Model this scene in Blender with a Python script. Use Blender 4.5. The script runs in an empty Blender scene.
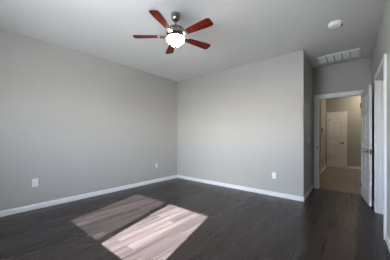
import bpy, bmesh, math, random
from mathutils import Matrix, Vector

random.seed(7)
R = math.radians
scn = bpy.context.scene
COL = scn.collection

# ---------------------------------------------------------------- camera
YAW = 39.5
cam_d = bpy.data.cameras.new('camera')
cam_d.sensor_fit = 'HORIZONTAL'
cam_d.sensor_width = 36.0
cam_d.lens = 36.0 * 195.3 / 390.0
cam_d.shift_y = (136.6 - 130.0) / 390.0
cam_d.clip_start = 0.02
cam = bpy.data.objects.new('camera', cam_d)
cam.location = (0, 0, 1.17)
cam.rotation_euler = (R(90), 0, R(YAW))
COL.objects.link(cam)
scn.camera = cam

# ---------------------------------------------------------------- world, sun, exposure
SUN_DIR = Vector((-0.255, 1.0, -0.7536))          # the way the sunlight travels
SUN_ENERGY = 46.0
SKY = 1.25
scn.view_settings.view_transform = 'Standard'
scn.view_settings.look = 'None'
scn.view_settings.gamma = 1.0
scn.view_settings.use_curve_mapping = False
scn.view_settings.exposure = 2.0
scn.cycles.use_denoising = True
scn.cycles.max_bounces = 16
scn.cycles.diffuse_bounces = 10
scn.cycles.transparent_max_bounces = 12
scn.cycles.sample_clamp_indirect = 8.0

w = bpy.data.worlds.new('sky')
scn.world = w
w.use_nodes = True
nt = w.node_tree
nt.nodes.clear()
sky = nt.nodes.new('ShaderNodeTexSky')
sky.sky_type = 'NISHITA'
sky.sun_disc = False
sky.sun_elevation = R(36)
sky.sun_rotation = R(165)
hsv = nt.nodes.new('ShaderNodeHueSaturation')
hsv.inputs['Saturation'].default_value = 0.5
tint = nt.nodes.new('ShaderNodeMix'); tint.data_type = 'RGBA'; tint.blend_type = 'MULTIPLY'
tint.inputs[0].default_value = 1.0
tint.inputs[7].default_value = (0.93, 0.99, 1.10, 1)
haze = nt.nodes.new('ShaderNodeMix'); haze.data_type = 'RGBA'; haze.blend_type = 'ADD'   # thin bright haze over the whole sky
haze.inputs[0].default_value = 1.0
haze.inputs[7].default_value = (0.80, 0.86, 0.95, 1)
bg = nt.nodes.new('ShaderNodeBackground')
bg.inputs['Strength'].default_value = SKY
wo = nt.nodes.new('ShaderNodeOutputWorld')
nt.links.new(sky.outputs[0], hsv.inputs['Color'])
nt.links.new(hsv.outputs[0], tint.inputs[6])
nt.links.new(tint.outputs[2], haze.inputs[6])
nt.links.new(haze.outputs[2], bg.inputs[0])
nt.links.new(bg.outputs[0], wo.inputs[0])

sl = bpy.data.lights.new('sun', 'SUN')
sl.energy = SUN_ENERGY
sl.angle = R(0.53)
sl.color = (0.85, 0.925, 1.0)
so = bpy.data.objects.new('sun', sl)
so.rotation_euler = SUN_DIR.to_track_quat('-Z', 'Y').to_euler()
so.location = (1.5, -6, 5)
COL.objects.link(so)

# light portal that fills the window opening (helps the renderer find the sky)
pl = bpy.data.lights.new('window_portal', 'AREA')
pl.shape = 'RECTANGLE'; pl.size = 1.87; pl.size_y = 1.2
pl.cycles.is_portal = True
po = bpy.data.objects.new('window_portal', pl)
po.location = (-1.835, -0.50, 1.57)
po.rotation_euler = Vector((0, 1, 0)).to_track_quat('-Z', 'Z').to_euler()
COL.objects.link(po)

# ---------------------------------------------------------------- materials
def mat(name, color, rough=0.5, metal=0.0, spec=0.5, emit=None, estr=0.0, coat=0.0):
    m = bpy.data.materials.new(name); m.use_nodes = True
    b = m.node_tree.nodes['Principled BSDF']
    b.inputs['Base Color'].default_value = (*color, 1)
    b.inputs['Roughness'].default_value = rough
    b.inputs['Metallic'].default_value = metal
    b.inputs['Specular IOR Level'].default_value = spec
    b.inputs['Coat Weight'].default_value = coat
    if emit:
        b.inputs['Emission Color'].default_value = (*emit, 1)
        b.inputs['Emission Strength'].default_value = estr
    return m

def node(m, t, **kw):
    n = m.node_tree.nodes.new(t)
    for k, v in kw.items():
        if k in n.inputs: n.inputs[k].default_value = v
        else: setattr(n, k, v)
    return n

def paint(name, color, rough=0.6, bump=0.05, scale=90.0, var=0.03):
    """rolled / textured wall paint"""
    m = mat(name, color, rough, spec=0.3)
    L = m.node_tree.links; b = m.node_tree.nodes['Principled BSDF']
    tc = node(m, 'ShaderNodeTexCoord')
    n1 = node(m, 'ShaderNodeTexNoise', Scale=scale, Detail=3.0)
    n2 = node(m, 'ShaderNodeTexNoise', Scale=1.3, Detail=2.0)
    L.new(tc.outputs['Object'], n1.inputs['Vector']); L.new(tc.outputs['Object'], n2.inputs['Vector'])
    bp = node(m, 'ShaderNodeBump', Strength=bump, Distance=0.004)
    L.new(n1.outputs['Fac'], bp.inputs['Height']); L.new(bp.outputs[0], b.inputs['Normal'])
    mr = node(m, 'ShaderNodeMapRange'); mr.inputs[3].default_value = 1 - var; mr.inputs[4].default_value = 1 + var
    L.new(n2.outputs['Fac'], mr.inputs[0])
    mx = node(m, 'ShaderNodeVectorMath', operation='SCALE'); mx.inputs[0].default_value = color
    L.new(mr.outputs[0], mx.inputs['Scale']); L.new(mx.outputs[0], b.inputs['Base Color'])
    return m

M_WALL = paint('grey_wall_paint', (0.462, 0.452, 0.428))
M_CEIL = paint('white_ceiling_paint', (0.77, 0.77, 0.76), 0.8, 0.1, 60)
M_HALL = paint('taupe_hall_paint', (0.36, 0.33, 0.275))
M_TRIM = mat('white_trim_enamel', (0.82, 0.83, 0.84), 0.35)
M_DOOR = mat('white_door_enamel', (0.72, 0.73, 0.745), 0.4)
M_HDOOR = mat('cream_door_enamel', (0.78, 0.77, 0.72), 0.4)
M_CREAM = mat('cream_trim_enamel', (0.76, 0.72, 0.64), 0.45)
M_PLATE = mat('white_plastic', (0.90, 0.91, 0.92), 0.35)
M_SLOT = mat('dark_slot', (0.05, 0.05, 0.05), 0.6)
M_NICKEL = mat('brushed_nickel', (0.34, 0.31, 0.28), 0.18, 1.0)
M_DARKMETAL = mat('dark_bronze', (0.015, 0.013, 0.012), 0.5, spec=0.2)
M_BROWN = mat('brown_plastic', (0.13, 0.07, 0.04), 0.5)
M_VENT = mat('white_painted_steel', (0.88, 0.88, 0.88), 0.45)
M_VENTIN = mat('vent_filter_grey', (0.16, 0.165, 0.165), 0.9)
M_GLOBE = mat('frosted_glass_bowl', (0.95, 0.9, 0.8), 0.3, emit=(1.0, 0.89, 0.75), estr=28.0)
M_GROUND = paint('desert_ground', (0.46, 0.44, 0.42), 0.9, 0.2, 20)
M_FRAME = mat('white_vinyl_frame', (0.8, 0.8, 0.8), 0.4)

def fmath(m, op, a, b=None):
    n = node(m, 'ShaderNodeMath', operation=op)
    for i, v in enumerate((a, b)):
        if v is None: continue
        if isinstance(v, (int, float)): n.inputs[i].default_value = v
        else: m.node_tree.links.new(v, n.inputs[i])
    return n.outputs[0]

def wood_floor():
    m = mat('dark_plank_laminate', (0.05, 0.04, 0.04), 0.35, spec=0.30)
    L = m.node_tree.links; b = m.node_tree.nodes['Principled BSDF']
    tc = node(m, 'ShaderNodeTexCoord')
    sp = node(m, 'ShaderNodeSeparateXYZ'); L.new(tc.outputs['Object'], sp.inputs[0])
    cb = node(m, 'ShaderNodeCombineXYZ')                 # planks run along world Y
    L.new(sp.outputs['Y'], cb.inputs['X']); L.new(sp.outputs['X'], cb.inputs['Y'])
    br = node(m, 'ShaderNodeTexBrick', Scale=1.0)
    br.offset = 0.37; br.offset_frequency = 2; br.squash = 1.0
    br.inputs['Brick Width'].default_value = 1.15; br.inputs['Row Height'].default_value = 0.127
    br.inputs['Mortar Size'].default_value = 0.0016; br.inputs['Mortar Smooth'].default_value = 0.1
    br.inputs['Bias'].default_value = -0.05
    br.inputs['Color1'].default_value = (0, 0, 0, 1); br.inputs['Color2'].default_value = (1, 1, 1, 1)
    br.inputs['Mortar'].default_value = (0, 0, 0, 1)
    L.new(cb.outputs[0], br.inputs['Vector'])
    # long streaks of grain
    mp = node(m, 'ShaderNodeMapping'); mp.inputs['Scale'].default_value = (0.8, 19, 1)
    L.new(cb.outputs[0], mp.inputs['Vector'])
    off = node(m, 'ShaderNodeVectorMath', operation='MULTIPLY_ADD')
    L.new(br.outputs['Color'], off.inputs[0]); off.inputs[1].default_value = (9, 31, 17); L.new(mp.outputs[0], off.inputs[2])
    g = node(m, 'ShaderNodeTexNoise', Scale=1.0, Detail=4.0, Roughness=0.5, Distortion=0.25)
    L.new(off.outputs[0], g.inputs['Vector'])
    mp2 = node(m, 'ShaderNodeMapping'); mp2.inputs['Scale'].default_value = (1.1, 6, 1)
    L.new(off.outputs[0], mp2.inputs['Vector'])
    mp2.inputs['Scale'].default_value = (0.8, 0.25, 1)
    g2 = node(m, 'ShaderNodeTexNoise', Scale=1.0, Detail=2.0)
    L.new(mp2.outputs[0], g2.inputs['Vector'])
    bw = node(m, 'ShaderNodeRGBToBW'); L.new(br.outputs['Color'], bw.inputs[0])
    v = fmath(m, 'MULTIPLY', bw.outputs[0], 0.22)
    v = fmath(m, 'ADD', v, fmath(m, 'MULTIPLY', g.outputs['Fac'], 0.78))
    v = fmath(m, 'ADD', v, fmath(m, 'MULTIPLY', g2.outputs['Fac'], 0.25))
    cr = node(m, 'ShaderNodeValToRGB'); L.new(v, cr.inputs[0])
    e = cr.color_ramp.elements
    e[0].position = 0.30; e[0].color = (0.0120, 0.0082, 0.0076, 1)
    e[1].position = 0.98; e[1].color = (0.062, 0.0460, 0.0445, 1)
    k = cr.color_ramp.elements.new(0.55); k.color = (0.0200, 0.0143, 0.0134, 1)
    k = cr.color_ramp.elements.new(0.75); k.color = (0.0340, 0.0245, 0.0230, 1)
    mx = node(m, 'ShaderNodeMix', data_type='RGBA')
    L.new(br.outputs['Fac'], mx.inputs[0]); L.new(cr.outputs[0], mx.inputs[6]); mx.inputs[7].default_value = (0.012, 0.009, 0.009, 1)
    L.new(mx.outputs[2], b.inputs['Base Color'])
    rr = node(m, 'ShaderNodeMapRange'); rr.inputs[3].default_value = 0.24; rr.inputs[4].default_value = 0.32
    L.new(g.outputs['Fac'], rr.inputs[0]); L.new(rr.outputs[0], b.inputs['Roughness'])
    bp = node(m, 'ShaderNodeBump', Strength=0.10, Distance=0.002)
    L.new(fmath(m, 'SUBTRACT', g.outputs['Fac'], br.outputs['Fac']), bp.inputs['Height'])
    L.new(bp.outputs[0], b.inputs['Normal'])
    return m
M_WOOD = wood_floor()

def tile_floor():
    m = mat('beige_hall_tile', (0.3, 0.22, 0.15), 0.4)
    L = m.node_tree.links; b = m.node_tree.nodes['Principled BSDF']
    tc = node(m, 'ShaderNodeTexCoord')
    br = node(m, 'ShaderNodeTexBrick', Scale=1.0); br.offset = 0.0
    br.inputs['Brick Width'].default_value = 0.45; br.inputs['Row Height'].default_value = 0.45
    br.inputs['Mortar Size'].default_value = 0.006
    br.inputs['Color1'].default_value = (0.30, 0.225, 0.16, 1); br.inputs['Color2'].default_value = (0.25, 0.19, 0.14, 1)
    br.inputs['Mortar'].default_value = (0.12, 0.09, 0.07, 1)
    L.new(tc.outputs['Object'], br.inputs['Vector'])
    n = node(m, 'ShaderNodeTexNoise', Scale=5.0, Detail=5.0); L.new(tc.outputs['Object'], n.inputs['Vector'])
    mr = node(m, 'ShaderNodeMapRange'); mr.inputs[3].default_value = 0.7; mr.inputs[4].default_value = 1.3
    L.new(n.outputs['Fac'], mr.inputs[0])
    sc = node(m, 'ShaderNodeVectorMath', operation='SCALE')
    L.new(br.outputs['Color'], sc.inputs[0]); L.new(mr.outputs[0], sc.inputs['Scale'])
    L.new(sc.outputs[0], b.inputs['Base Color'])
    return m
M_TILE = tile_floor()

def blade_wood():
    m = mat('mahogany_blade', (0.2, 0.03, 0.02), 0.4, spec=0.12)
    L = m.node_tree.links; b = m.node_tree.nodes['Principled BSDF']
    tc = node(m, 'ShaderNodeTexCoord')
    mp = node(m, 'ShaderNodeMapping'); mp.inputs['Scale'].default_value = (3, 45, 3)
    L.new(tc.outputs['Object'], mp.inputs['Vector'])
    n = node(m, 'ShaderNodeTexNoise', Scale=1.0, Detail=5.0); L.new(mp.outputs[0], n.inputs['Vector'])
    cr = node(m, 'ShaderNodeValToRGB'); L.new(n.outputs['Fac'], cr.inputs[0])
    cr.color_ramp.elements[0].position = 0.3; cr.color_ramp.elements[0].color = (0.022, 0.0030, 0.002, 1)
    cr.color_ramp.elements[1].position = 0.7; cr.color_ramp.elements[1].color = (0.17, 0.0085, 0.003, 1)
    L.new(cr.outputs[0], b.inputs['Base Color'])
    return m
M_BLADE = blade_wood()

def thin_glass():
    m = bpy.data.materials.new('window_glass'); m.use_nodes = True
    t = m.node_tree; t.nodes.clear()
    o = t.nodes.new('ShaderNodeOutputMaterial'); mx = t.nodes.new('ShaderNodeMixShader')
    tr = t.nodes.new('ShaderNodeBsdfTransparent'); gl = t.nodes.new('ShaderNodeBsdfGlossy')
    gl.inputs['Roughness'].default_value = 0.02; tr.inputs[0].default_value = (0.97, 0.98, 0.98, 1)
    mx.inputs[0].default_value = 0.06
    t.links.new(tr.outputs[0], mx.inputs[1]); t.links.new(gl.outputs[0], mx.inputs[2]); t.links.new(mx.outputs[0], o.inputs[0])
    return m
M_GLASS = thin_glass()

def screen_mesh(open_frac):
    m = bpy.data.materials.new('insect_screen'); m.use_nodes = True
    t = m.node_tree; t.nodes.clear()
    o = t.nodes.new('ShaderNodeOutputMaterial'); mx = t.nodes.new('ShaderNodeMixShader')
    tr = t.nodes.new('ShaderNodeBsdfTransparent'); df = t.nodes.new('ShaderNodeBsdfDiffuse')
    df.inputs[0].default_value = (0.05, 0.05, 0.05, 1); mx.inputs[0].default_value = 1 - open_frac
    t.links.new(tr.outputs[0], mx.inputs[1]); t.links.new(df.outputs[0], mx.inputs[2]); t.links.new(mx.outputs[0], o.inputs[0])
    return m
M_SCREEN = screen_mesh(0.23)

# ---------------------------------------------------------------- mesh helpers
def box(bm, x0, y0, z0, x1, y1, z1):
    v = [bm.verts.new(p) for p in ((x0,y0,z0),(x1,y0,z0),(x1,y1,z0),(x0,y1,z0),(x0,y0,z1),(x1,y0,z1),(x1,y1,z1),(x0,y1,z1))]
    for f in ((3,2,1,0),(4,5,6,7),(0,1,5,4),(1,2,6,5),(2,3,7,6),(3,0,4,7)):
        bm.faces.new([v[i] for i in f])

def prism(bm, pts, z0, z1):
    a = [bm.verts.new((x, y, z0)) for x, y in pts]; b = [bm.verts.new((x, y, z1)) for x, y in pts]
    n = len(pts)
    bm.faces.new(list(reversed(a))); bm.faces.new(b)
    for i in range(n): bm.faces.new((a[i], a[(i+1) % n], b[(i+1) % n], b[i]))

def frustum_y(bm, x0, z0, x1, z1, y0, y1, ins):
    """raised panel: big rectangle at y0, inset rectangle at y1"""
    a = [bm.verts.new(p) for p in ((x0,y0,z0),(x1,y0,z0),(x1,y0,z1),(x0,y0,z1))]
    b = [bm.verts.new(p) for p in ((x0+ins,y1,z0+ins),(x1-ins,y1,z0+ins),(x1-ins,y1,z1-ins),(x0+ins,y1,z1-ins))]
    bm.faces.new(b)
    bm.faces.new(list(reversed(a)))
    for i in range(4): bm.faces.new((a[i], a[(i+1) % 4], b[(i+1) % 4], b[i]))

def lathe(bm, prof, n=40, c=(0, 0)):
    rings = []
    for r, z in prof:
        if r < 1e-5: rings.append([bm.verts.new((c[0], c[1], z))])
        else: rings.append([bm.verts.new((c[0] + r*math.cos(2*math.pi*i/n), c[1] + r*math.sin(2*math.pi*i/n), z)) for i in range(n)])
    for A, B in zip(rings, rings[1:]):
        for i in range(n):
            j = (i+1) % n
            if len(A) == 1 and len(B) == 1: continue
            if len(A) == 1: bm.faces.new((A[0], B[i], B[j]))
            elif len(B) == 1: bm.faces.new((A[i], A[j], B[0]))
            else: bm.faces.new((A[i], A[j], B[j], B[i]))

def tube(bm, pts, r, n=12):
    prev = None
    for k, p in enumerate(pts):
        p = Vector(p)
        d = (Vector(pts[min(k+1, len(pts)-1)]) - Vector(pts[max(k-1, 0)])).normalized()
        q = d.to_track_quat('Z', 'Y')
        rr = r[k] if isinstance(r, (list, tuple)) else r
        ring = [bm.verts.new(p + q @ Vector((rr*math.cos(2*math.pi*i/n), rr*math.sin(2*math.pi*i/n), 0))) for i in range(n)]
        if prev:
            for i in range(n): bm.faces.new((prev[i], prev[(i+1) % n], ring[(i+1) % n], ring[i]))
        else: bm.faces.new(list(reversed(ring)))
        prev = ring
    bm.faces.new(prev)

def obj(name, bm, m, parent=None, loc=None, rotz=None, smooth=False, bevel=0.0):
    bmesh.ops.recalc_face_normals(bm, faces=bm.faces)
    me = bpy.data.meshes.new(name); bm.to_mesh(me); bm.free()
    me.materials.append(m)
    if smooth:
        for p in me.polygons: p.use_smooth = True
        me.set_sharp_from_angle(angle=R(35))
    o = bpy.data.objects.new(name, me); COL.objects.link(o)
    if parent: o.parent = parent
    if loc: o.location = loc
    if rotz is not None: o.rotation_euler = (0, 0, rotz)
    if bevel:
        b = o.modifiers.new('bevel', 'BEVEL'); b.width = bevel; b.segments = 2; b.limit_method = 'ANGLE'
    return o

def B(*boxes):
    bm = bmesh.new()
    for b in boxes: box(bm, *b)
    return bm

def tag(o, label, cat, group=None, kind=None):
    o['label'] = label; o['category'] = cat
    if group: o['group'] = group
    if kind: o['kind'] = kind
    return o

def thing(name, label, cat, loc, rotz=0, group=None, kind=None):
    o = bpy.data.objects.new(name, None); COL.objects.link(o)
    o.empty_display_size = 0.1
    o.location = loc; o.rotation_euler = (0, 0, rotz)
    return tag(o, label, cat, group, kind)

def struct(name, bm, m, label, cat, **kw):
    return tag(obj(name, bm, m, **kw), label, cat, kind='structure')

def frame(P, Q, H0=0.0):
    """origin, rotation of a wall's own frame: x along P->Q, +y on its left"""
    return (P[0], P[1], H0), math.atan2(Q[1]-P[1], Q[0]-P[0])

def dist(P, Q): return math.hypot(Q[0]-P[0], Q[1]-P[1])

H = 2.74
# ---- plan of the bedroom (metres, the camera stands at 0,0)
Yf = -0.33
def XL(y): return -4.012 + 0.02035*y                  # left wall inner face
def XR(y): return 0.27 - 0.0205*(y - 3.0)             # right wall inner face
CL = (XL(3.976), 3.976)                               # far left corner
A = (-0.731, 3.963)                                   # outer corner at the alcove
Bc = (-0.765, 5.137)                                  # alcove left corner
C = (XR(5.155), 5.155)                                # alcove right corner
FL = (XL(Yf), Yf); FR = (XR(Yf), Yf)
T = 0.12

# ---------------------------------------------------------------- setting
bm = bmesh.new(); prism(bm, [(-4.16, -0.45), (0.34, -0.45), (1.3, -0.45), (1.3, 5.2), (-4.16, 5.2)], -0.12, 0.0)
struct('floor', bm, M_WOOD, 'dark brown wood plank floor with a sunlit patch in the bedroom', 'floor')
bm = bmesh.new(); prism(bm, [(-4.16, 5.2), (1.3, 5.2), (1.3, 9.4), (-4.16, 9.4)], -0.12, -0.001)
struct('floor_hall', bm, M_TILE, 'beige square tile floor of the hall beyond the open door', 'floor')
bm = bmesh.new(); prism(bm, [(-4.16, -0.48), (1.3, -0.48), (1.3, 9.4), (-4.16, 9.4)], H, H+0.12)
struct('ceiling', bm, M_CEIL, 'white textured ceiling above the bedroom', 'ceiling')

bm = bmesh.new(); prism(bm, [(XL(-0.48), -0.48), (XL(4.09), 4.09), (-4.16, 4.09), (-4.16, -0.48)], 0, H)
struct('wall_left', bm, M_WALL, 'long plain grey wall on the left side of the room', 'wall')
bm = bmesh.new(); prism(bm, [CL, A, (-0.7345, 4.085), (CL[0], 4.085)], 0, H)
struct('wall_back', bm, M_WALL, 'bright plain grey wall facing the window, ending at the alcove corner', 'wall')
bm = bmesh.new(); prism(bm, [(-0.7345, 4.085), Bc, (Bc[0]-T, 5.137), (-0.8545, 4.085)], 0, H)
struct('wall_alcove', bm, M_WALL, 'narrow dark grey side wall of the door alcove with a light switch', 'wall')

# front wall with the window (behind the camera)
WX0, WX1, WZ0, WZ1 = -2.77, -0.90, 0.97, 2.17
y0, y1 = -0.48, Yf
struct('wall_front', B((FL[0], y0, 0, WX0, y1, H), (WX1, y0, 0, FR[0], y1, H), (WX0, y0, 0, WX1, y1, WZ0), (WX0, y0, WZ1, WX1, y1, H)),
       M_WALL, 'grey wall around the sliding window that lets the sun in', 'wall')

# right wall with the second doorway
RO0, RO1, DH = 3.14, 4.085, 2.035
bm = bmesh.new()
def rseg(ya, yb, za, zb): prism(bm, [(XR(ya), ya), (XR(ya)+T, ya), (XR(yb)+T, yb), (XR(yb), yb)], za, zb)
rseg(-0.48, RO0, 0, H); rseg(RO0, RO1, DH, H); rseg(RO1, 5.155, 0, H)
struct('wall_right', bm, M_WALL, 'grey wall at the right edge with a white cased doorway', 'wall')

# alcove end wall with the bedroom door opening
OX0, OX1 = -0.660, 0.125
lo, rz = frame(Bc, C)
def ey(x): return Bc[1] + (x - Bc[0]) * (C[1]-Bc[1])/(C[0]-Bc[0])
bm = bmesh.new()
def eseg(xa, xb, za, zb): prism(bm, [(xa, ey(xa)), (xb, ey(xb)), (xb, ey(xb)+T), (xa, ey(xa)+T)], za, zb)
eseg(Bc[0]-T, OX0, 0, H); eseg(OX1, XR(5.155)+T, 0, H); eseg(OX0, OX1, DH, H)
struct('wall_door', bm, M_WALL, 'grey wall at the end of the alcove around the open hall door', 'wall')

# hall walls
def XH(y): return -0.83 - 0.019*(y-5.3)
bm = bmesh.new(); prism(bm, [(XH(5.257), 5.257), (XH(9.15), 9.15), (-1.05, 9.15), (-1.05, 5.257)], 0, H)
struct('wall_hall_left', bm, M_HALL, 'tan left wall of the hall beyond the open door', 'wall')
bm = bmesh.new(); box(bm, -1.05, 9.15, 0, 1.22, 9.27, H)
struct('wall_hall_back', bm, M_HALL, 'taupe wall at the far end of the hall', 'wall')
struct('wall_hall_right', B((1.10, 5.277, 0, 1.22, 9.15, H)), M_HALL, 'taupe right wall of the hall hidden behind the open door', 'wall')
struct('wall_hall_front', B((XR(5.155)+T, 5.157, 0, 1.22, 5.277, H)), M_HALL, 'taupe wall of the hall beside the bedroom', 'wall')
# small closet behind the right doorway
struct('wall_closet', B((1.10, 2.6, 0, 1.22, 4.6, H), (XR(2.6)+T, 2.5, 0, 1.22, 2.6, H), (XR(4.6)+T, 4.6, 0, 1.22, 4.7, H)),
       M_WALL, 'grey walls of the small closet behind the right doorway', 'wall')
struct('ground', B((-30, -40, -0.3, 30, -0.6, -0.2)), M_GROUND, 'pale sandy ground outside the window', 'ground')

# baseboards ------------------------------------------------------
BH, BT = 0.082, 0.013
def baseboard(name, P, Q, m, label):
    """runs P->Q, room on the left of the run"""
    L = dist(P, Q); bm = bmesh.new()
    prof = [(0, 0), (BT, 0), (BT, BH-0.014), (BT*0.45, BH), (0, BH)]
    a = [bm.verts.new((0, y, z)) for y, z in prof]; b = [bm.verts.new((L, y, z)) for y, z in prof]
    bm.faces.new(a); bm.faces.new(list(reversed(b)))
    for i in range(len(prof)): bm.faces.new((a[i], a[(i+1) % 5], b[(i+1) % 5], b[i]))
    loc, r = frame(P, Q)
    return struct(name, bm, m, label, 'baseboard', loc=loc, rotz=r)
baseboard('baseboard_left', (XL(3.962), 3.962), (XL(-0.317), -0.317), M_TRIM, 'white baseboard along the long left wall')
baseboard('baseboard_back', (A[0]+0.0, A[1]), CL, M_TRIM, 'white baseboard along the back wall from the corner to the alcove')
baseboard('baseboard_alcove', (Bc[0]+0.0005, Bc[1]-0.02), (A[0], A[1]-0.013), M_TRIM, 'short white baseboard on the dark alcove side wall')
baseboard('baseboard_right', (XR(Yf), Yf), (XR(RO0-0.072), RO0-0.072), M_TRIM, 'white baseboard at the right edge before the doorway')
baseboard('baseboard_nook', (XR(RO1+0.072), RO1+0.072), (XR(5.13), 5.13), M_TRIM, 'white baseboard hidden behind the open bedroom door')
baseboard('baseboard_front', (XL(Yf)+BT, Yf), (XR(Yf)-BT, Yf), M_TRIM, 'white baseboard under the window')
baseboard('baseboard_hall_back', (1.09, 9.15), (-0.245, 9.15), M_CREAM, 'pale baseboard at the far end of the hall')
baseboard('baseboard_hall_left', (XH(9.12), 9.12), (XH(7.36), 7.36), M_CREAM, 'pale baseboard along the left hall wall')

# casings and jambs ----------------------------------------------
def casing(bm, x0, x1, h, y, t, wd=0.07, leg0=True, leg1=True):
    """door casing around opening x0..x1 in the local wall frame; face at y - t"""
    def strip(xa, za, xb, zb):
        box(bm, xa, y - t, za, xb, y, zb)
    strip(x0-wd, 0, x0, h+wd); strip(x1, 0, x1+wd, h+wd); strip(x0, h, x1, h+wd)
    # outer raised bead
    box(bm, x0-wd, y-t-0.005, 0, x0-wd+0.016, y-t, h+wd); box(bm, x1+wd-0.016, y-t-0.005, 0, x1+wd, y-t, h+wd)
    box(bm, x0-wd+0.016, y-t-0.005, h+wd-0.016, x1+wd-0.016, y-t, h+wd)

# bedroom door frame: casing on the room side, jamb liner in the wall thickness
d = dist(Bc, C); k0 = OX0 - Bc[0]; k1 = OX1 - Bc[0]
bm = bmesh.new(); casing(bm, k0, k1, DH, -0.001, 0.016, wd=0.068)
JT = 0.012
box(bm, k0, 0, 0, k0+JT, T, DH); box(bm, k1-JT, 0, 0, k1, T, DH); box(bm, k0+JT, 0, DH-JT, k1-JT, T, DH)
box(bm, k0+JT, 0.045, 0, k0+JT+0.01, 0.08, DH-JT); box(bm, k0+JT+0.01, 0.045, DH-JT-0.01, k1-JT, 0.08, DH-JT)
tr = struct('trim_1', bm, M_TRIM, 'white door frame around the open hall door', 'door frame', loc=(Bc[0], Bc[1], 0), rotz=rz)
sp = B((k0-0.022, -0.0195, 0.895, k0-0.004, -0.0172, 0.955)); obj('strike_plate', sp, M_NICKEL, tr)

# right doorway frame (local x runs along the wall towards the camera, -y faces the room)
P = (XR(RO1), RO1); Q = (XR(RO0), RO0)
loc, rzr = frame(Q, P)      # x from near to far, +y on the left = towards the room (-x world)
W = dist(P, Q)
bm = bmesh.new()
def fl(bm_, x0, x1, za, zb, ya, yb): box(bm_, x0, ya, za, x1, yb, zb)
cw, ct = 0.07, 0.02
for (a, b) in ((-cw, 0), (W, W+cw)): fl(bm, a, b, 0, DH+cw, 0.001, ct)
fl(bm, 0, W, DH, DH+cw, 0.001, ct)
fl(bm, -cw, -cw+0.018, 0, DH+cw, ct, ct+0.005); fl(bm, W+cw-0.018, W+cw, 0, DH+cw, ct, ct+0.005); fl(bm, -cw+0.018, W+cw-0.018, DH+cw-0.018, DH+cw, ct, ct+0.005)
fl(bm, 0, JT, 0, DH, -T, 0); fl(bm, W-JT, W, 0, DH, -T, 0); fl(bm, JT, W-JT, DH-JT, DH, -T, 0)
fl(bm, W-JT-0.01, W-JT, 0, DH-JT, -0.075, -0.04); fl(bm, JT, JT+0.01, 0, DH-JT, -0.075, -0.04); fl(bm, JT+0.01, W-JT-0.01, DH-JT-0.01, DH-JT, -0.075, -0.04)
struct('trim_2', bm, M_TRIM, 'white casing and deep jamb of the doorway at the right edge', 'door frame', loc=loc, rotz=rzr)

# hall edge trim
struct('trim_3', B((0, 0, 0, 0.06, 0.02, H-0.01)), M_CREAM, 'cream vertical edge strip on the left hall wall', 'trim', loc=(XH(7.36), 7.36, 0), rotz=R(-90-1.1))
# hall closet door casing
HX0, HX1, HY = -0.795, -0.325, 9.15
struct('trim_4', B((HX0-0.085, HY-0.050, 0, HX0, HY-0.001, 2.10), (HX1, HY-0.050, 0, HX1+0.07, HY-0.001, 2.10), (HX0, HY-0.050, 2.035, HX1, HY-0.001, 2.10)),
       M_CREAM, 'cream casing around the narrow door at the far end of the hall', 'door frame')

# ---------------------------------------------------------------- doors
def panel_door(name, W, Hd, th, cols, rows, m, parent, both=True):
    """slab with recessed, raised-field panels; local x across, y thickness 0..th, z up"""
    bm = bmesh.new(); rec = 0.013
    box(bm, 0, rec, 0, W, th-rec, Hd)
    xs = [0] + [c for ab in cols for c in ab] + [W]
    for i in range(0, len(xs), 2):                    # stiles and mullion
        for (ya, yb) in ((0, rec), (th-rec, th)): box(bm, xs[i], ya, 0, xs[i+1], yb, Hd)
    zs = [0] + [z for ab in rows for z in ab] + [Hd]
    for (ca, cb_) in cols:
        for i in range(0, len(zs), 2):
            for (ya, yb) in ((0, rec), (th-rec, th)): box(bm, ca, ya, zs[i], cb_, yb, zs[i+1])
        for (za, zb) in rows:
            frustum_y(bm, ca+0.014, za+0.014, cb_-0.014, zb-0.014, rec, 0.002, 0.022)
            frustum_y(bm, ca+0.014, za+0.014, cb_-0.014, zb-0.014, th-rec, th-0.002, 0.022)
    return obj(name, bm, m, parent)

def lever(parent, x, z, side, m, toward):
    """lever handle: round rose and a bar; side -1 = y<0 face, +1 = beyond th"""
    y0 = 0.0 if side < 0 else 0.035
    bm = bmesh.new()
    tube(bm, [(x, y0, z), (x, y0+side*0.009, z)], 0.030, 24)
    tube(bm, [(x, y0+side*0.009, z), (x, y0+side*0.05, z)], 0.010, 12)
    tube(bm, [(x, y0+side*0.050, z), (x+toward*0.02, y0+side*0.054, z), (x+toward*0.07, y0+side*0.052, z+0.003), (x+toward*0.115, y0+side*0.046, z-0.002)], [0.010, 0.009, 0.008, 0.007], 12)
    return obj('lever_handle', bm, m, parent, smooth=True)

# open bedroom door: hinge side at the alcove end wall, free end towards the camera
hp = Vector((0.078, 5.112)); fe = Vector((0.163, 4.395))
dv = (fe - hp); DW = 0.765
rot = math.atan2(dv.y, dv.x)
door = thing('door_1', 'white six panel door standing open into the alcove', 'door', (hp.x, hp.y, 0.012), rot, kind='structure')
cols = [(0.105, 0.335), (0.430, 0.660)]
rows = [(0.215, 0.80), (0.965, 1.545), (1.65, 1.90)]
panel_door('door_panel', DW, 2.02, 0.035, cols, rows, M_DOOR, door)
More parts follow.
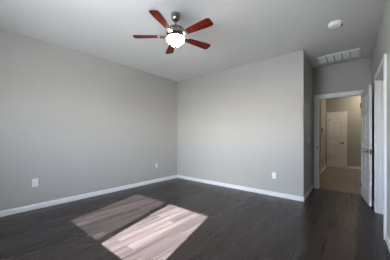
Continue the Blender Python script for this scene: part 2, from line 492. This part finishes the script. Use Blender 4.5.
# local y>0 is the side facing the right wall, y<0 the visible room side: rotate check below
lever(door, DW-0.06, 0.905, -1, M_NICKEL, -1)
lever(door, DW-0.06, 0.905, +1, M_NICKEL, -1)
obj('latch_plate', B((DW, 0.006, 0.865, DW+0.002, 0.029, 0.945)), M_NICKEL, door)
for z in (0.20, 1.0, 1.78):
    bm = bmesh.new(); tube(bm, [(-0.006, -0.006, z-0.045), (-0.006, -0.006, z+0.045)], 0.008, 10); box(bm, -0.006, -0.002, z-0.045, 0.03, 0.0, z+0.045)
    obj('hinge', bm, M_DARKMETAL if z > 1.5 else M_NICKEL, door)

# closed narrow hall door
hd = thing('door_2', 'closed cream panel door at the far end of the hall with a dark lever', 'door', (HX0+0.004, HY-0.040, 0.012), 0, kind='structure')
hw = HX1-HX0-0.008
def shallow_door(parent, W, Hd, col, rows, m):
    bm = bmesh.new(); a, b = col
    box(bm, 0, 0.026, 0, W, 0.038, Hd)
    box(bm, 0, 0, 0, a, 0.026, Hd); box(bm, b, 0, 0, W, 0.026, Hd)
    zs = [0] + [z for ab in rows for z in ab] + [Hd]
    for i in range(0, len(zs), 2): box(bm, a, 0, zs[i], b, 0.026, zs[i+1])
    for (za, zb) in rows: frustum_y(bm, a+0.030, za+0.030, b-0.030, zb-0.030, 0.026, 0.004, 0.03)
    return obj('door_panel', bm, m, parent)
shallow_door(hd, hw, 2.015, (0.105, hw-0.085), [(0.29, 0.81), (1.04, 1.725), (1.80, 1.93)], M_HDOOR)
bm = bmesh.new(); hx = hw-0.05
tube(bm, [(hx, 0, 0.92), (hx, -0.01, 0.92)], 0.03, 20); tube(bm, [(hx, -0.01, 0.92), (hx, -0.05, 0.92)], 0.012, 12)
tube(bm, [(hx+0.005, -0.05, 0.92), (hx-0.11, -0.05, 0.915)], 0.009, 12)
obj('lever_handle', bm, M_DARKMETAL, hd)
for z in (0.36, 1.08, 1.80):
    obj('hinge', B((0.0, -0.006, z-0.05, 0.02, 0.0, z+0.05)), M_NICKEL, hd)

# ---------------------------------------------------------------- window (behind the camera)
win = thing('window_1', 'white two pane sliding window with an insect screen on one side', 'window', (0, 0, 0), kind='structure')
px = [(-2.713, -1.883), (-1.792, -0.955)]; pz = (1.07, 2.11)
fy0, fy1 = -0.475, -0.425
obj('window_frame', B((WX0, fy0, WZ0, px[0][0], fy1, WZ1), (px[1][1], fy0, WZ0, WX1, fy1, WZ1), (px[0][0], fy0, WZ0, px[1][1], fy1, pz[0]),
                      (px[0][0], fy0, pz[1], px[1][1], fy1, WZ1), (px[0][1], fy0, pz[0], px[1][0], fy1, pz[1])), M_FRAME, win)
for (a, b) in px:
    obj('glass_pane', B((a, -0.452, pz[0], b, -0.448, pz[1])), M_GLASS, win)
bm = bmesh.new(); a, b = px[0]
v = [bm.verts.new(p) for p in ((a, -0.468, pz[0]), (b, -0.468, pz[0]), (b, -0.468, pz[1]), (a, -0.468, pz[1]))]; bm.faces.new(v)
obj('insect_screen', bm, M_SCREEN, win)

# ---------------------------------------------------------------- ceiling fan
FC = (-1.785, 1.775)
fan = thing('ceiling_fan', 'five blade mahogany ceiling fan with a lit frosted bowl', 'ceiling fan', (FC[0], FC[1], H))
bm = bmesh.new(); lathe(bm, [(0, 0), (0.058, 0), (0.060, -0.014), (0.057, -0.045), (0.046, -0.075), (0.028, -0.092), (0.018, -0.097), (0, -0.097)])
obj('canopy', bm, M_NICKEL, fan, smooth=True)
bm = bmesh.new(); lathe(bm, [(0, -0.078), (0.013, -0.078), (0.013, -0.17), (0, -0.17)], 20)
obj('downrod', bm, M_NICKEL, fan, smooth=True)
bm = bmesh.new(); lathe(bm, [(0, -0.165), (0.03, -0.165), (0.04, -0.178), (0.095, -0.186), (0.112, -0.197), (0.115, -0.212), (0.106, -0.222), (0.108, -0.246), (0.118, -0.254), (0.116, -0.266), (0.085, -0.276), (0.08, -0.290), (0.112, -0.298), (0.120, -0.304), (0.120, -0.316), (0, -0.316)], 48)
obj('motor_housing', bm, M_NICKEL, fan, smooth=True)
bm = bmesh.new()
lathe(bm, [(0, -0.317), (0.110, -0.317), (0.114, -0.326), (0.108, -0.341), (0.086, -0.364), (0.057, -0.389), (0.040, -0.406), (0.018, -0.413), (0, -0.414)], 48)
bowl = obj('light_bowl', bm, M_GLOBE, fan, smooth=True); bowl['label'] = 'glowing frosted glass bowl'
bm = bmesh.new(); lathe(bm, [(0, -0.408), (0.017, -0.411), (0.017, -0.418), (0.009, -0.424), (0.007, -0.431), (0, -0.433)], 20)
obj('finial', bm, M_NICKEL, bowl, smooth=True)
def blade_mesh():
    bm = bmesh.new(); pitch = R(-11)
    r0, r1 = 0.185, 0.545
    out = []
    n = 8
    for s in (-1, 1):
        pts = []
        for i in range(n+1):
            t = i/n; r = r0 + (r1-r0-0.03)*t
            hwid = 0.040 + 0.021*min(1, t*1.25)
            pts.append((r, s*hwid))
        if s == -1: out += pts + [(r1-0.008, -0.052), (r1, -0.035)]
        else: out += [(r1, 0.035), (r1-0.008, 0.052)] + pts[::-1]
    top = [bm.verts.new((x, y*math.cos(pitch), 0.003 + y*math.sin(pitch))) for x, y in out]
    bot = [bm.verts.new((x, y*math.cos(pitch), -0.003 + y*math.sin(pitch))) for x, y in out]
    bm.faces.new(top); bm.faces.new(list(reversed(bot)))
    for i in range(len(out)):
        j = (i+1) % len(out); bm.faces.new((top[i], bot[i], bot[j], top[j]))
    return bm
def iron_mesh():
    bm = bmesh.new(); pitch = R(-11)
    for s in (-1, 1):
        tube(bm, [(0.095, 0, 0.012), (0.13, s*0.012, -0.004), (0.17, s*0.026, -0.008 + s*0.026*math.sin(pitch)), (0.225, s*0.024, -0.006 + s*0.024*math.sin(pitch))], [0.009, 0.009, 0.008, 0.006], 10)
    tube(bm, [(0.09, 0, 0.012), (0.14, 0, -0.003), (0.215, 0, -0.007)], [0.012, 0.011, 0.008], 10)
    return bm
first = None
for i in range(5):
    a = R(2.0 + 72*i)
    if first is None:
        bl = obj('blade', blade_mesh(), M_BLADE, fan, loc=(0, 0, H and -0.284), rotz=a)
        ir = obj('blade_iron', iron_mesh(), M_NICKEL, bl, smooth=True)
        first = (bl, ir)
    else:
        bl = first[0].copy(); COL.objects.link(bl); bl.parent = fan; bl.rotation_euler = (0, 0, a)
        ir = first[1].copy(); COL.objects.link(ir); ir.parent = bl
# ---------------------------------------------------------------- smoke detector, return air grille
sd = thing('smoke_detector', 'round white smoke detector on the ceiling near the alcove', 'smoke detector', (-0.225, 3.32, H))
bm = bmesh.new(); lathe(bm, [(0, 0), (0.080, 0), (0.080, -0.012), (0.074, -0.016), (0.071, -0.040), (0.060, -0.050), (0.03, -0.054), (0, -0.054)], 36)
obj('body', bm, M_PLATE, sd, smooth=True)
bm = bmesh.new()
c_, s_ = math.cos(R(36)), math.sin(R(36))
tube(bm, [(0.060*c_, 0.060*s_, -0.026), (0.092*c_, 0.092*s_, -0.026)], 0.016, 16)
obj('dark_stub', bm, M_SLOT, sd, smooth=True)

vt = thing('air_vent', 'long white louvered air return grille on the ceiling before the hall door', 'air vent', (-0.60, 4.52, H))
VW, VD = 0.66, 0.42
fr = 0.025
obj('frame', B((0, 0, -0.024, VW, 0.018, 0), (0, VD-fr, -0.016, VW, VD, 0), (0, 0.018, -0.016, fr, VD-fr, 0), (VW-fr, 0.018, -0.016, VW, VD-fr, 0)), M_VENT, vt, bevel=0.002)
obj('backing', B((fr, fr, -0.002, VW-fr, VD-fr, -0.0005)), M_VENTIN, vt)
bm = bmesh.new(); n = 17
for i in range(n):
    y = fr + (VD-2*fr)*(i+0.5)/n
    v = [bm.verts.new(p) for p in ((fr, y-0.009, -0.003), (VW-fr, y-0.009, -0.003), (VW-fr, y+0.006, -0.012), (fr, y+0.006, -0.012))]
    v2 = [bm.verts.new((p.co.x, p.co.y+0.0015, p.co.z+0.001)) for p in v]
    bm.faces.new(v); bm.faces.new(list(reversed(v2)))
    for q in range(4): bm.faces.new((v[q], v[(q+1) % 4], v2[(q+1) % 4], v2[q]))
obj('louvers', bm, M_VENT, vt)
obj('dividers', B(*[(fr + (VW-2*fr)*k/5 - 0.005, fr, -0.016, fr + (VW-2*fr)*k/5 + 0.005, VD-fr, -0.003) for k in range(1, 5)]), M_VENTIN, vt)

# ---------------------------------------------------------------- outlets, switch, hall controls
def outlet(loc, rotz, label, w_=0.072, h_=0.117, duplex=True, group=None):
    t = thing('wall_outlet', label, 'outlet', loc, rotz, group)     # local -y faces the room
    bm = bmesh.new(); frustum_y(bm, -w_/2, -h_/2, w_/2, h_/2, 0.0, -0.006, 0.004); obj('cover_plate', bm, M_PLATE, t)
    if duplex:
        for z in (-0.021, 0.021):
            bm = bmesh.new(); box(bm, -0.017, -0.008, z-0.014, 0.017, -0.0055, z+0.014); s = obj('socket', bm, M_PLATE, t, bevel=0.002)
            obj('slots', B((-0.008, -0.0086, z-0.003, -0.006, -0.0079, z+0.007), (0.006, -0.0086, z-0.003, 0.008, -0.0079, z+0.007), (-0.002, -0.0086, z-0.010, 0.002, -0.0079, z-0.006)), M_SLOT, s)
    else:
        bm = bmesh.new(); tube(bm, [(0, -0.0055, 0), (0, -0.014, 0)], 0.006, 12); obj('cable_jack', bm, M_NICKEL, t)
    return t
rl = R(90) - math.atan(0.02035)
outlet((XL(0.79)+0.0006, 0.79, 0.425), rl, 'white duplex outlet low on the left wall nearest the picture edge', 0.078, 0.128)
outlet((XL(3.235)+0.0006, 3.235, 0.425), rl, 'small white cable outlet low on the left wall near the corner', 0.06, 0.10, duplex=False)
outlet((-1.25, 3.9645, 0.402), R(0), 'white duplex outlet low on the back wall', 0.075, 0.118)

sw = thing('light_switch', 'grey-white light switch on the dark alcove side wall', 'light switch', (-0.7487, 4.59, 1.11), R(90)+math.atan(0.029))
bm = bmesh.new(); frustum_y(bm, -0.058, -0.06, 0.058, 0.06, -0.0006, -0.007, 0.004); obj('cover_plate', bm, M_PLATE, sw)
for x in (-0.023, 0.023): obj('rocker', B((x-0.016, -0.010, -0.033, x+0.016, -0.0065, 0.033)), M_PLATE, sw, bevel=0.002)

th = thing('thermostat', 'small brown thermostat on the tan left wall of the hall', 'thermostat', (XH(7.7)+0.001, 7.70, 1.385), R(90)+math.atan(0.019))
obj('body', B((-0.09, -0.022, -0.065, 0.09, -0.001, 0.065)), M_BROWN, th, bevel=0.004)
obj('dial', B((-0.03, -0.026, -0.02, 0.03, -0.022, 0.02)), M_SLOT, th)
ho = thing('wall_outlet', 'brown outlet low on the tan left wall of the hall', 'outlet', (XH(7.7)+0.001, 7.70, 0.37), R(90)+math.atan(0.019))
obj('cover_plate', B((-0.06, -0.012, -0.06, 0.06, -0.001, 0.06)), M_BROWN, ho, bevel=0.003)
obj('socket', B((-0.02, -0.015, -0.04, 0.02, -0.012, 0.04)), M_SLOT, ho)

# hall ceiling lamp (out of the picture, lights the hall)
hl = thing('ceiling_lamp', 'round flush ceiling lamp lighting the hall', 'ceiling lamp', (0.30, 8.55, H))
bm = bmesh.new(); lathe(bm, [(0, 0), (0.15, 0), (0.15, -0.03), (0, -0.03)], 32); obj('base', bm, M_VENT, hl, smooth=True)
M_LAMP = mat('lit_lamp_glass', (0.9, 0.85, 0.7), 0.4, emit=(1.0, 0.92, 0.80), estr=19.0)
bm = bmesh.new(); lathe(bm, [(0.14, -0.03), (0.13, -0.06), (0.09, -0.09), (0.03, -0.105), (0, -0.106)], 32); obj('lamp_shade', bm, M_LAMP, hl, smooth=True)
